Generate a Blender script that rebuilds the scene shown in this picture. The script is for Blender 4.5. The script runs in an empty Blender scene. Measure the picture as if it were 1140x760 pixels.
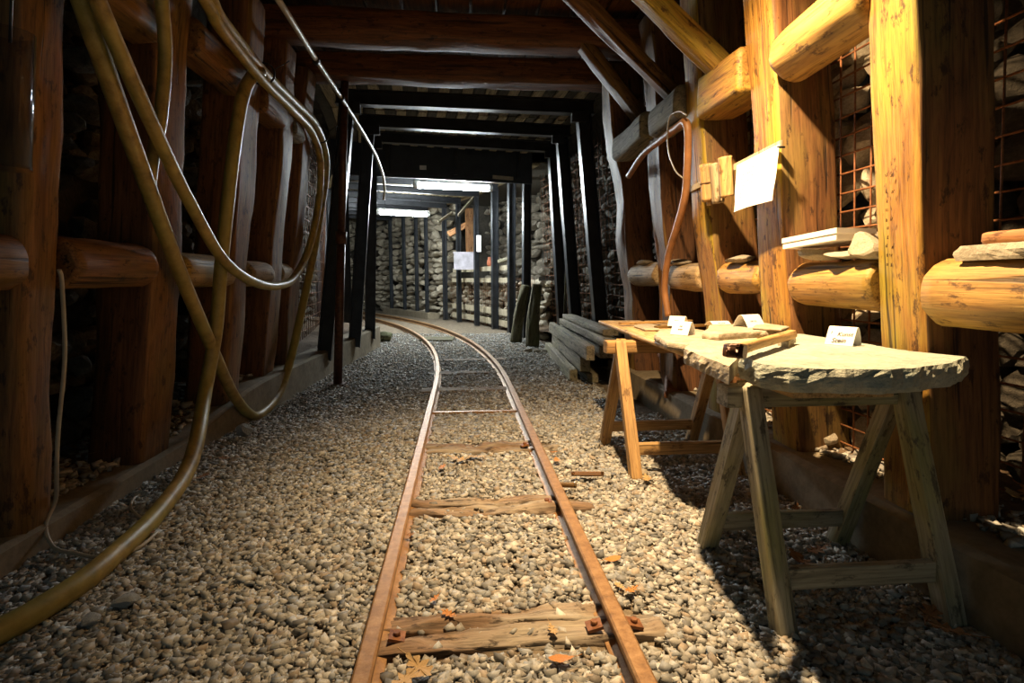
import bpy, bmesh, math, random
import numpy as np
from mathutils import Vector, Matrix, noise
V = Vector
random.seed(7)
scene = bpy.context.scene
col = scene.collection

# ------------------------------------------------------------------ camera
F = 620.0; CZ = 0.895
PIT = math.atan(68 / F); YAW = math.atan(56 * math.cos(PIT) / F)
FW = V((math.sin(YAW) * math.cos(PIT), math.cos(YAW) * math.cos(PIT), -math.sin(PIT)))
RT = V((math.cos(YAW), -math.sin(YAW), 0))
UP = V((math.sin(YAW) * math.sin(PIT), math.cos(YAW) * math.sin(PIT), math.cos(PIT)))
cam = bpy.data.cameras.new('camera'); camo = bpy.data.objects.new('camera', cam); col.objects.link(camo)
cam.sensor_width = 36; cam.lens = F / 1140 * 36; cam.clip_start = 0.02
camo.matrix_world = Matrix(((RT.x, UP.x, -FW.x, 0), (RT.y, UP.y, -FW.y, 0), (RT.z, UP.z, -FW.z, CZ), (0, 0, 0, 1)))
scene.camera = camo

# ------------------------------------------------------------------ world, lights, exposure
w = bpy.data.worlds.new('world'); scene.world = w; w.use_nodes = True
WB = w.node_tree.nodes['Background']
WB.inputs[0].default_value = (0.42, 0.66, 0.72, 1); WB.inputs[1].default_value = 0.26
scene.view_settings.view_transform = 'Standard'; scene.view_settings.look = 'None'
scene.view_settings.gamma = 1; scene.view_settings.exposure = 0.0
scene.view_settings.use_curve_mapping = False
LAMP = V((0.52, 1.74, 2.36)); LAMP_AIM = V((1.06, 2.06, 0.45))
LAMP_W = 610; LAMP_COL = (1.0, 0.69, 0.37)
TUBE_E = 300.0; TUBE_COL = (0.88, 0.97, 1.0, 1)

# ------------------------------------------------------------------ pixel helpers (1140 x 760)
def ray(x, y): return FW + RT * ((x - 570) / F) + UP * ((380 - y) / F)
CO = V((0, 0, CZ))
def Uz(x, y, z): r = ray(x, y); return CO + r * ((z - CZ) / r.z)
def Uy(x, y, Y): r = ray(x, y); return CO + r * (Y / r.y)
K = 0.114
def Ur(x, y, o=0.0):           # on the leaning plane of the right hand posts, o metres into the tunnel
    r = ray(x, y); X0 = 1.37 + .2 * K - o; return CO + r * ((X0 - K * CZ) / (r.x + K * r.z))
def Ul(x, y, o=0.0):
    r = ray(x, y); X0 = -(1.42 + .1 * K) + o; return CO + r * ((X0 + K * CZ) / (r.x - K * r.z))
def XR(z): return 1.37 - K * (z - .2)
def XL(z): return -1.42 + K * (z - .1)
def pw(x, pts):
    for (a, p), (b, q) in zip(pts, pts[1:]):
        if x <= b: return p + (q - p) * max(0, (x - a)) / (b - a)
    return pts[-1][1]
def KX(y): return pw(y, [(0, -1.40), (3.0, -1.40), (4.4, -1.32), (7.8, -1.12), (9, -1.1)])   # left kerb line
def KH(y): return pw(y, [(0, .075), (3.0, .085), (3.7, .21), (7.8, .28), (9, .28)])           # left kerb height
# track centre line: straight, then a left hand curve of 20 m radius
S0, RAD, CX = 4.5, 20.0, 0.08
def path(s):
    if s <= S0: return V((CX, s, 0)), V((0, 1, 0)), V((1, 0, 0))
    a = (s - S0) / RAD
    return V((CX - RAD * (1 - math.cos(a)), S0 + RAD * math.sin(a), 0)), V((-math.sin(a), math.cos(a), 0)), V((math.cos(a), math.sin(a), 0))
def at(s, off, z): p, t, n = path(s); return p + n * off + V((0, 0, z))

# ------------------------------------------------------------------ materials
def mat(name):
    m = bpy.data.materials.new(name); m.use_nodes = True
    nt = m.node_tree; b = nt.nodes['Principled BSDF']
    return m, nt, b
def N(nt, t, **k):
    n = nt.nodes.new(t)
    for a, v in k.items():
        if a.startswith('i_'): n.inputs[a[2:].replace('_', ' ')].default_value = v
        else: setattr(n, a, v)
    return n
def coords(nt, scale, rnd=True):
    tc = N(nt, 'ShaderNodeTexCoord'); mp = N(nt, 'ShaderNodeMapping'); mp.inputs['Scale'].default_value = scale
    if rnd:
        oi = N(nt, 'ShaderNodeObjectInfo'); mu = N(nt, 'ShaderNodeVectorMath', operation='SCALE'); mu.inputs[0].default_value = (17, 23, 31)
        nt.links.new(oi.outputs['Random'], mu.inputs['Scale'])
        ad = N(nt, 'ShaderNodeVectorMath', operation='ADD')
        nt.links.new(tc.outputs['Object'], ad.inputs[0]); nt.links.new(mu.outputs[0], ad.inputs[1]); nt.links.new(ad.outputs[0], mp.inputs[0])
    else: nt.links.new(tc.outputs['Object'], mp.inputs[0])
    return mp.outputs[0]
def ramp(nt, src, stops):
    r = N(nt, 'ShaderNodeValToRGB'); e = r.color_ramp.elements
    while len(e) < len(stops): e.new(0.5)
    for q, (p, c) in zip(e, stops):
        q.position = p; q.color = (*c, 1) if len(c) == 3 else c
    nt.links.new(src, r.inputs[0]); return r.outputs[0]
def mix(nt, f, a, b, mode='MIX'):
    m = N(nt, 'ShaderNodeMix', data_type='RGBA', blend_type=mode)
    for s, v in ((0, f), (6, a), (7, b)):
        if hasattr(v, 'links'): nt.links.new(v, m.inputs[s])
        elif s == 0: m.inputs[0].default_value = v
        else: m.inputs[s].default_value = (*v, 1) if len(v) == 3 else v
    return m.outputs[2]
def noi(nt, vec, scale, detail=6, rough=.6, dist=0):
    n = N(nt, 'ShaderNodeTexNoise'); n.inputs['Scale'].default_value = scale; n.inputs['Detail'].default_value = detail
    n.inputs['Roughness'].default_value = rough; n.inputs['Distortion'].default_value = dist
    nt.links.new(vec, n.inputs['Vector']); return n.outputs[0]
def bump(nt, b, h, st, d=.01):
    n = N(nt, 'ShaderNodeBump'); n.inputs['Strength'].default_value = st; n.inputs['Distance'].default_value = d
    nt.links.new(h, n.inputs['Height']); nt.links.new(n.outputs[0], b.inputs['Normal'])
W0, B0 = (1, 1, 1), (0, 0, 0)
def wood(name, light, mid, dark, stain=None, stain_amt=.5, rough=.7, bs=.5, crack=.75):
    m, nt, b = mat(name)
    v = coords(nt, (16, 16, 1.3)); g = noi(nt, v, 2.2, 8, .65, .6)
    c = ramp(nt, g, [(.28, dark), (.47, mid), (.68, light)])
    v2 = coords(nt, (3, 3, 1.2)); bl = noi(nt, v2, 1.6, 4, .6)
    if stain: c = mix(nt, ramp(nt, bl, [(.45, B0), (.62, (stain_amt,) * 3)]), c, stain)
    sp = noi(nt, coords(nt, (9, 9, 4)), 3.0, 5, .7)          # dark worn patches and knots
    c = mix(nt, ramp(nt, sp, [(.565, B0), (.64, (.85,) * 3)]), c, tuple(x * .55 for x in dark))
    ck = noi(nt, coords(nt, (34, 34, .9)), 1.2, 3, .5)      # long drying cracks
    cr = ramp(nt, ck, [(.30, (1 - crack,) * 3), (.36, W0)])
    c = mix(nt, 1.0, c, cr, 'MULTIPLY')
    fg = noi(nt, coords(nt, (110, 110, 5)), 1.0, 4, .7)      # fine fibre
    c = mix(nt, 1.0, c, ramp(nt, fg, [(.30, (.45,) * 3), (.5, (.95,) * 3), (.7, (1.15,) * 3)]), 'MULTIPLY')
    nt.links.new(c, b.inputs['Base Color']); b.inputs['Roughness'].default_value = rough
    g = mix(nt, .35, g, fg)
    h = mix(nt, .5, g, cr); bump(nt, b, h, bs, .012); return m
def rocky(name, a, bcol, c, scale=6, rough=.85, bs=.6, bd=.02):
    m, nt, b = mat(name)
    v = coords(nt, (1, 1, 1)); g = noi(nt, v, scale, 9, .65, .3)
    cc = ramp(nt, g, [(.3, a), (.5, bcol), (.68, c)])
    oi = N(nt, 'ShaderNodeObjectInfo')
    f = noi(nt, v, scale * 6, 4, .7)
    cc = mix(nt, .35, cc, ramp(nt, f, [(.3, tuple(x * .4 for x in a)), (.7, c)]))
    nt.links.new(cc, b.inputs['Base Color']); b.inputs['Roughness'].default_value = rough
    bump(nt, b, mix(nt, .4, g, f), bs, bd); return m
def plain(name, c, rough=.5, metal=0, var=.25, scale=12, emit=None, es=0):
    m, nt, b = mat(name)
    g = noi(nt, coords(nt, (1, 1, 1)), scale, 5, .6)
    cc = ramp(nt, g, [(.3, tuple(x * (1 - var) for x in c)), (.7, tuple(min(1, x * (1 + var)) for x in c))])
    nt.links.new(cc, b.inputs['Base Color']); b.inputs['Roughness'].default_value = rough; b.inputs['Metallic'].default_value = metal
    if emit: b.inputs['Emission Color'].default_value = emit; b.inputs['Emission Strength'].default_value = es
    return m
M = {}
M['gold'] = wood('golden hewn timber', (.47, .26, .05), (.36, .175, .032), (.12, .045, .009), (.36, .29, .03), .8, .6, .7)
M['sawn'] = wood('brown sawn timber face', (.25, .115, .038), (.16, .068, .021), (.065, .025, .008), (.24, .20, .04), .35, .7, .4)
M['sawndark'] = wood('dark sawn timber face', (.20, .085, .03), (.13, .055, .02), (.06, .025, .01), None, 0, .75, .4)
M['goldlog'] = wood('peeled golden log', (.52, .31, .085), (.39, .205, .045), (.16, .07, .016), (.40, .30, .06), .4, .6)
M['brown'] = wood('brown hewn timber', (.30, .145, .04), (.20, .088, .022), (.075, .03, .009), (.18, .125, .025), .5, .6)
M['redbrown'] = wood('red brown beam', (.22, .085, .024), (.12, .044, .013), (.045, .018, .006), None, 0, .65)
M['grey'] = wood('weathered grey timber', (.40, .34, .25), (.26, .22, .155), (.11, .09, .065), (.30, .30, .14), .4, .8)
M['greytan'] = wood('greyed round log', (.55, .40, .22), (.40, .27, .13), (.2, .12, .05), (.35, .3, .2), .5, .75)
M['greentrestle'] = wood('green grey trestle wood', (.50, .46, .34), (.36, .33, .24), (.17, .15, .11), (.30, .30, .08), .6, .75, .35)
M['tan'] = wood('tan trestle wood', (.60, .38, .15), (.46, .27, .10), (.25, .13, .05), None, 0, .65, .3)
M['board'] = wood('pale table board', (.72, .52, .26), (.60, .40, .18), (.35, .2, .08), None, 0, .65, .25, .4)
M['mossy'] = wood('mossy dark timber', (.17, .14, .075), (.10, .085, .045), (.04, .034, .02), (.12, .13, .045), .5, .85)
M['plankA'] = wood('pale roof board', (.52, .41, .24), (.40, .31, .17), (.2, .15, .08), None, 0, .8, .2, .3)
M['plankB'] = wood('dark roof board', (.10, .08, .05), (.06, .05, .03), (.03, .02, .015), None, 0, .8, .2, .3)
M['sleeper'] = wood('dusty rust stained sleeper', (.33, .23, .145), (.235, .15, .09), (.085, .055, .033), (.40, .35, .27), .95, .9, .8)
M['rail_board'] = wood('pale guard board', (.62, .54, .38), (.50, .42, .28), (.28, .23, .14), None, 0, .75, .2, .3)
M['steel'] = plain('dark painted steel', (.030, .032, .036), .38, .35, .4, 9)
M['darkboard'] = plain('dark header board', (.022, .028, .036), .55, 0, .3, 5)
M['concrete'] = rocky('stained concrete', (.17, .135, .085), (.25, .20, .13), (.33, .28, .19), 5, .9, .3, .01)
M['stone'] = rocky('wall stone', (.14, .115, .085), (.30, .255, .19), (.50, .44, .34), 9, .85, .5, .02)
M['stoneshade'] = rocky('shade darkened rubble', (.035, .03, .022), (.10, .085, .06), (.26, .225, .16), 12, .8, .7, .03)  # darkened copy of the wall stone, shade put into its colour
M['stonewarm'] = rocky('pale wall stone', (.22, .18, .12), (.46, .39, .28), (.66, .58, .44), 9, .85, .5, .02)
M['slate'] = rocky('pale slate', (.24, .205, .145), (.42, .36, .26), (.58, .51, .38), 10, .8, .55, .012)
M['slab'] = rocky('grey green slab stone', (.22, .27, .235), (.36, .40, .345), (.54, .54, .44), 7, .8, .8, .03)
M['rockgreen'] = rocky('mossy green rock', (.05, .06, .02), (.13, .14, .06), (.25, .25, .14), 9)
M['greystone'] = rocky('pale blue grey stone', (.30, .33, .34), (.42, .45, .46), (.55, .57, .56), 9)
M['soil'] = rocky('trodden soil', (.10, .075, .045), (.19, .145, .095), (.31, .25, .175), 14, .95, .7, .02)
M['dirt'] = rocky('dry dark soil', (.07, .045, .025), (.14, .09, .05), (.25, .17, .10), 18, .95, .7, .02)
M['rockface'] = rocky('dark rock face', (.03, .027, .022), (.075, .065, .05), (.14, .12, .09), 4, .9, .8, .05)
M['white'] = plain('white card', (.86, .84, .80), .7, 0, .03)
M['cardbox'] = plain('white box card', (.84, .80, .74), .6, 0, .05)
M['ink'] = plain('dark ink', (.02, .02, .03), .6, 0, .1)
M['mark'] = plain('dark carved mark', (.07, .035, .01), .8, 0, .2)
M['black'] = plain('black cable tie', (.012, .012, .012), .5, 0, .2)
M['whiteenamel'] = plain('white enamel', (.7, .7, .68), .35, 0, .05)
M['tube'] = plain('lit diffuser', (.9, .9, .9), .4, 0, .01, 3, TUBE_COL, TUBE_E)
M['lampglass'] = plain('lit lamp glass', (.9, .8, .6), .4, 0, .01, 3, (1, .7, .35, 1), 12)
M['conduit'] = plain('pale grey conduit', (.42, .37, .28), .35, 0, .2)
M['brownhose'] = plain('brown hose', (.36, .17, .07), .45, 0, .3)
M['pink'] = plain('frosted plastic', (.62, .58, .64), .35, 0, .35, 5)
M['terracotta'] = plain('terracotta', (.42, .12, .05), .7, 0, .2)
M['orangewood'] = wood('orange niche timber', (.58, .30, .12), (.45, .2, .07), (.22, .09, .03), None, 0, .7, .2)
def rust(name, a, b_, c, metal=.25, rough=.65, scale=30):
    m, nt, b = mat(name); v = coords(nt, (1, 1, 1)); g = noi(nt, v, scale, 8, .7)
    nt.links.new(ramp(nt, g, [(.3, a), (.5, b_), (.7, c)]), b.inputs['Base Color'])
    b.inputs['Metallic'].default_value = metal; b.inputs['Roughness'].default_value = rough; bump(nt, b, g, .35, .004); return m
M['rail'] = rust('rusty rail steel', (.20, .105, .045), (.36, .20, .085), (.50, .31, .15), .35, .5)
M['rust'] = rust('rusted iron', (.10, .035, .014), (.22, .085, .03), (.36, .16, .06))
M['rustdark'] = rust('dark rusted prop', (.045, .018, .01), (.10, .04, .02), (.18, .075, .035), .3, .45)
def hosemat():
    m, nt, b = mat('dirty yellow hose'); v = coords(nt, (1, 1, 1)); g = noi(nt, v, 14, 6, .65); f = noi(nt, v, 2.5, 3, .5)
    c = ramp(nt, g, [(.32, (.16, .10, .03)), (.48, (.36, .24, .065)), (.66, (.50, .36, .11))])
    c = mix(nt, ramp(nt, f, [(.42, B0), (.6, (.6, .6, .6))]), c, (.33, .30, .07))
    nt.links.new(c, b.inputs['Base Color']); b.inputs['Roughness'].default_value = .42; bump(nt, b, g, .25, .004); return m
M['hose'] = hosemat()
def leafmat(name, a, b_):
    m, nt, b = mat(name); g = noi(nt, coords(nt, (1, 1, 1)), 25, 5, .6)
    nt.links.new(ramp(nt, g, [(.3, a), (.7, b_)]), b.inputs['Base Color']); b.inputs['Roughness'].default_value = .65; return m
M['leaf0'] = leafmat('orange dry leaf', (.36, .13, .025), (.62, .27, .06))
M['leaf1'] = leafmat('tan dry leaf', (.36, .22, .09), (.60, .42, .20))
M['leaf2'] = leafmat('brown dry leaf', (.18, .08, .03), (.36, .18, .07))
def gravelmat():
    m, nt, b = mat('gravel stone'); a = N(nt, 'ShaderNodeVertexColor', layer_name='Col')
    g = noi(nt, coords(nt, (1, 1, 1), False), 90, 4, .7)
    c = mix(nt, 1.0, a.outputs[0], ramp(nt, g, [(.3, (.62,) * 3), (.7, (1.0,) * 3)]), 'MULTIPLY')
    nt.links.new(c, b.inputs['Base Color']); b.inputs['Roughness'].default_value = .75; return m
M['gravel'] = gravelmat()
def glassmat():
    m, nt, b = mat('clear plastic'); nt.nodes.remove(b); out = nt.nodes['Material Output']
    tr = N(nt, 'ShaderNodeBsdfTransparent'); tr.inputs[0].default_value = (.86, .87, .9, 1)
    gl = N(nt, 'ShaderNodeBsdfGlossy'); gl.inputs['Roughness'].default_value = .12; lw = N(nt, 'ShaderNodeLayerWeight'); fr = N(nt, 'ShaderNodeMath', operation='POWER'); nt.links.new(lw.outputs['Facing'], fr.inputs[0]); fr.inputs[1].default_value = 3.0
    mx = N(nt, 'ShaderNodeMixShader'); nt.links.new(fr.outputs[0], mx.inputs[0]); nt.links.new(tr.outputs[0], mx.inputs[1]); nt.links.new(gl.outputs[0], mx.inputs[2]); nt.links.new(mx.outputs[0], out.inputs[0]); return m
M['clear'] = glassmat()

# ------------------------------------------------------------------ object helpers
WM = {}
def link(o, parent=None, Mw=None):
    col.objects.link(o); Mw = Mw or Matrix.Identity(4); WM[o.name] = Mw
    if parent: o.parent = parent; o.matrix_basis = WM[parent.name].inverted() @ Mw
    else: o.matrix_basis = Mw
    return o
def tag(o, label, cat, group=None):
    o['label'] = label; o['category'] = cat
    if group: o['group'] = group
    return o
def thing(name, label, cat, loc, group=None):
    o = bpy.data.objects.new(name, None); o.empty_display_size = .1
    link(o, None, Matrix.Translation(V(loc))); return tag(o, label, cat, group)
def struct(o, label=None):
    o['kind'] = 'structure'
    if label: o['label'] = label
    return o
class MB:
    def __init__(s): s.v = []; s.f = []; s.sm = []
    def add(s, vs, fs, smooth=False):
        n = len(s.v); s.v += [tuple(x) for x in vs]; s.f += [tuple(i + n for i in f) for f in fs]; s.sm += [smooth] * len(fs); return s
    def box(s, c, sz, Mx=None):
        c = V(c); h = V(sz) / 2; vs = [V((x * h.x, y * h.y, z * h.z)) for x in (-1, 1) for y in (-1, 1) for z in (-1, 1)]
        if Mx: vs = [Mx @ q for q in vs]
        return s.add([q + c for q in vs], [(0, 1, 3, 2), (4, 6, 7, 5), (0, 4, 5, 1), (2, 3, 7, 6), (0, 2, 6, 4), (1, 5, 7, 3)])
    def bar(s, p0, p1, wd, ht, side=V((1, 0, 0))):
        p0, p1 = V(p0), V(p1); z = (p1 - p0).normalized(); x = (V(side) - z * V(side).dot(z)).normalized(); y = z.cross(x)
        vs = [p + x * (a * wd / 2) + y * (b * ht / 2) for p in (p0, p1) for a, b in ((-1, -1), (1, -1), (1, 1), (-1, 1))]
        return s.add(vs, [(3, 2, 1, 0), (4, 5, 6, 7), (0, 1, 5, 4), (1, 2, 6, 5), (2, 3, 7, 6), (3, 0, 4, 7)])
    def rings(s, rings, caps=True, smooth=True, closed=False):
        n = len(rings[0]); m = len(rings); vs = [q for r in rings for q in r]; fs = []
        for i in range(m if closed else m - 1):
            j = (i + 1) % m
            for k in range(n): fs.append((i * n + k, i * n + (k + 1) % n, j * n + (k + 1) % n, j * n + k))
        s.add(vs, fs, smooth)
        if caps and not closed:
            b = len(s.v) - n * m
            s.f += [tuple(b + k for k in reversed(range(n))), tuple(b + (m - 1) * n + k for k in range(n))]; s.sm += [False, False]
        return s
    def tube(s, pts, r, sides=10, closed=False):
        pts = [V(p) for p in pts]; rr = r if callable(r) else (lambda i: r); rings = []
        t0 = (pts[1] - pts[0]).normalized(); x = t0.orthogonal().normalized()
        for i, p in enumerate(pts):
            t = (pts[min(i + 1, len(pts) - 1)] - pts[max(i - 1, 0)]).normalized()
            x = (x - t * x.dot(t)).normalized(); y = t.cross(x)
            rings.append([p + (x * math.cos(a) + y * math.sin(a)) * rr(i) for a in (2 * math.pi * k / sides for k in range(sides))])
        return s.rings(rings, True, True, closed)
    def mesh(s, name):
        me = bpy.data.meshes.new(name); me.from_pydata(s.v, [], s.f); me.polygons.foreach_set('use_smooth', s.sm); me.update(); return me
    def build(s, name, m, parent=None, Mw=None):
        me = s.mesh(name); me.materials.append(m if not isinstance(m, str) else M[m])
        return link(bpy.data.objects.new(name, me), parent, Mw)
def spline(pts, n=8):
    pts = [V(p) for p in pts]; P = [pts[0] * 2 - pts[1]] + pts + [pts[-1] * 2 - pts[-2]]; out = []
    for i in range(1, len(P) - 2):
        a, b, c, d = P[i - 1:i + 3]
        for k in range(n):
            t = k / n
            out.append(.5 * ((2 * b) + (c - a) * t + (2 * a - 5 * b + 4 * c - d) * t * t + (3 * b - a - 3 * c + d) * t ** 3))
    return out + [pts[-1]]
def frame(p0, p1, side):
    z = (p1 - p0).normalized(); x = (side - z * side.dot(z)).normalized(); y = z.cross(x)
    return Matrix(((x.x, y.x, z.x, p0.x), (x.y, y.y, z.y, p0.y), (x.z, y.z, z.z, p0.z), (0, 0, 0, 1)))
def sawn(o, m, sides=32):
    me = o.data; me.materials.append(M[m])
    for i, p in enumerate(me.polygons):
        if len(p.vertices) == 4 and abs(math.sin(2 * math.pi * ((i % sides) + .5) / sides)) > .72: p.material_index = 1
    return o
def timber(name, p0, p1, wd, dp, m, side=(1, 0, 0), e=.3, amp=.006, bow=.0, taper=1.0, nseg=18, sides=28, parent=None, endr=.92, seed=None, freq=2.0):
    """a hewn post, beam or log: wd along 'side', dp across it, grain along local z"""
    p0, p1 = V(p0), V(p1); L = (p1 - p0).length; Mw = frame(p0, p1, V(side)); sd = V((random.random() * 50, random.random() * 50, random.random() * 50))
    rg = []; zs = [0, .012 / L] + [k / nseg for k in range(1, nseg)] + [1 - .012 / L, 1]
    for q, t in enumerate(zs):
        f = (1 + (taper - 1) * t) * (endr if q in (0, len(zs) - 1) else 1); ring = []
        bx = bow * math.sin(math.pi * t) + amp * 1.6 * noise.noise(sd + V((0, 0, t * L * 1.6)))
        for k in range(sides):
            a = 2 * math.pi * k / sides; c, s_ = math.cos(a), math.sin(a)
            x = wd / 2 * math.copysign(abs(c) ** e, c); y = dp / 2 * math.copysign(abs(s_) ** e, s_)
            d = amp * (noise.noise(sd + V((c * 1.2, s_ * 1.2, t * L * freq))) + .5 * noise.noise(sd + V((c * 3, s_ * 3, t * L * freq * 3))))
            l = math.hypot(x, y); g = f * (1 + d * 1.3 / l)
            ring.append(V((x * g + bx, y * g, t * L)))
        rg.append(ring)
    return MB().rings(rg).build(name, m, parent, Mw)
def rockmesh(seed, sub=2, sharp=.55, cuts=7, amp=.16):
    rnd = random.Random(seed); bm = bmesh.new(); bmesh.ops.create_icosphere(bm, subdivisions=sub, radius=1)
    pl = [(V((rnd.gauss(0, 1), rnd.gauss(0, 1), rnd.gauss(0, 1))).normalized(), rnd.uniform(sharp, .92)) for _ in range(cuts)]
    o = V((seed * 3.1, seed * 1.7, 0))
    for v in bm.verts:
        p = v.co * (1 + amp * noise.noise(v.co * 1.5 + o))
        for n, d in pl:
            h = p.dot(n)
            if h > d: p -= n * (h - d)
        v.co = p + v.co * .04 * noise.noise(v.co * 5 + o)
    me = bpy.data.meshes.new('rock'); bm.to_mesh(me); bm.free(); return me
def rock(name, loc, size, m, seed, rz=0, rx=0, parent=None, sub=3, **kw):
    me = rockmesh(seed, sub, **kw); me.materials.append(M[m])
    Mw = Matrix.Translation(V(loc)) @ Matrix.Rotation(rz, 4, 'Z') @ Matrix.Rotation(rx, 4, 'X') @ Matrix.Diagonal((*(V(size) / 2), 1))
    o = link(bpy.data.objects.new(name, me), parent, Mw)
    return o
def flagstone(name, outline, z0, z1, m, seed=1, top_in=.012, edge=.006, parent=None, layers=5, res=.018):
    """slab of stone with a broken edge: outline (x, y) list, bottom z0, top z1"""
    pts = []; n = len(outline)
    for i in range(n):
        a, b = V(outline[i]), V(outline[(i + 1) % n]); k = max(1, int((b - a).length / res))
        pts += [a.lerp(b, j / k) for j in range(k)]
    c = sum((V(p) for p in pts), V((0, 0))) / len(pts); rg = []; sd = V((seed * 9.1, seed * 4.7, 0)); H = z1 - z0
    c3 = V((c.x, c.y, z0))
    for l in range(layers + 3):
        t = min(1, l / layers); ring = []
        for i, p in enumerate(pts):
            d = (p - c); L = d.length; d = d / L
            q = V((p.x, p.y, z0 + t * H))
            f = edge * (noise.noise(q * 28 + sd) + .6 * noise.noise(q * 70 + sd)) - (top_in * (t - .5) ** 2 * 4 * .5)
            zz = q.z
            if l > layers: f -= [.018, .06][l - layers - 1]; f = max(f, -L * .6); zz += .0025 * noise.noise(q * 30 + sd * 2)
            ring.append(V((p.x + d.x * f, p.y + d.y * f, zz)) - c3)
        rg.append(ring)
    mb = MB().rings(rg, True, False)
    return mb.build(name, m, parent, Matrix.Translation(c3))
def grid(name, fn, us, vs, m, parent=None, smooth=True):
    mb = MB(); nv = len(vs)
    mb.add([fn(u, v) for u in us for v in vs], [(i * nv + j, (i + 1) * nv + j, (i + 1) * nv + j + 1, i * nv + j + 1) for i in range(len(us) - 1) for j in range(nv - 1)], smooth)
    return mb.build(name, m, parent)
def lin(a, b, n): return [a + (b - a) * i / (n - 1) for i in range(n)]
def sweep(name, s0, s1, n, prof, m, parent=None, smooth=False, caps=True, wob=0):
    rg = []
    for i, s in enumerate(lin(s0, s1, n)):
        p, t, nn = path(s); o = V((0, 0, 0))
        rg.append([p + nn * (a + wob * noise.noise(V((s * 1.3, a * 3, b * 3)))) + V((0, 0, b + wob * .4 * noise.noise(V((s * 1.7, 5, b * 4))))) for a, b in prof])
    return MB().rings(rg, caps, smooth).build(name, m, parent)

# ================================================================== THE SETTING
def gz(x, y): return .012 * noise.noise(V((x * 1.4, y * 1.4, 3))) + .006 * noise.noise(V((x * 6, y * 6, 1)))
def fl(u, v):
    p = at(u, v, 0); p.z = gz(p.x, p.y) - .012; return p
struct(grid('floor', fl, lin(-2.2, 25, 190), lin(-2.3, 2.9, 48), 'soil'), 'grey brown gravel mine floor')
# kerbs
rg = []
for s_ in lin(.2, 7.75, 34):
    x, h = KX(s_), KH(s_); wv = .012 * noise.noise(V((s_ * 1.3, 0, 4)))
    rg.append([V((x + a_ + wv, s_, b_)) for a_, b_ in ((-.2, -.05), (0, -.05), (0, h - .012), (-.025, h), (-.2, h))])
kl = MB().rings(rg, True, False).build('trim_1', 'concrete')
struct(kl, 'low concrete kerb along the left posts')
kr = sweep('trim_2', .2, 4.9, 22, [(1.24, -.05), (1.46, -.05), (1.46, .19), (1.27, .19), (1.24, .175)], 'concrete', wob=.012)
struct(kr, 'low concrete kerb along the right posts')
def fn(u, v):
    x = KX(u) - .15 - v * (1.0 + .05 * u); return V((x - (max(0, u - 7.8) * .2), u, KH(u) - .015 + v * .15 + .03 * noise.noise(V((u * 3, v * 5, 7)))))
struct(grid('floor_left', fn, lin(-2, 8.6, 90), lin(0, .75, 10), 'dirt'), 'dark soil ledge behind the left kerb')
def fn(u, v): p = at(u, v, .17); p.z += .035 * noise.noise(V((u * 3, v * 5, 7))) + (v - 1.36) * .12; return p
struct(grid('floor_right', fn, lin(-2, 8.6, 90), lin(1.36, 2.2, 10), 'dirt'), 'lit soil ledge behind the right kerb')

# rock walls
def wallgrid(name, off, s0, s1, z0, z1, m='rockface', lean=0.06, label=None):
    def fn(u, v):
        o = off + (1 if off > 0 else -1) * .10 * (noise.noise(V((u * 1.6, v * 1.8, off))) + .5 * noise.noise(V((u * 5, v * 5, off)))) - (1 if off > 0 else -1) * lean * v
        return at(u, o, v)
    return struct(grid(name, fn, lin(s0, s1, int((s1 - s0) * 9)), lin(z0, z1, int((z1 - z0) * 9) + 2), m), label)
wl = wallgrid('wall_left', -2.12, -2.2, 25, -.1, 3.1, label='dark dry stone wall behind the left posts')
wr = wallgrid('wall_right', 2.02, -2.2, 8.6, -.1, 3.1, label='dry stone wall behind the right posts')
wn = wallgrid('wall_niche', 2.75, 8.2, 13.2, -.1, 3.1, lean=0, label='rough rock face at the back of the niche')
wf = wallgrid('wall_far', 1.62, 12.6, 25, -.1, 3.1, lean=0, label='pale dry stone wall on the outside of the curve')
struct(MB().bar(at(8.55, 2.33, -.1), at(8.55, 2.33, 3.0), .9, .12).build('wall_side', 'rockface'), 'rock return beside the niche')
struct(MB().bar(at(12.95, 2.2, -.1), at(12.95, 2.2, 3.1), 1.5, .12, path(12.95)[2]).build('wall_return', 'rockface'), 'rock return at the far end of the niche')

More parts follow.
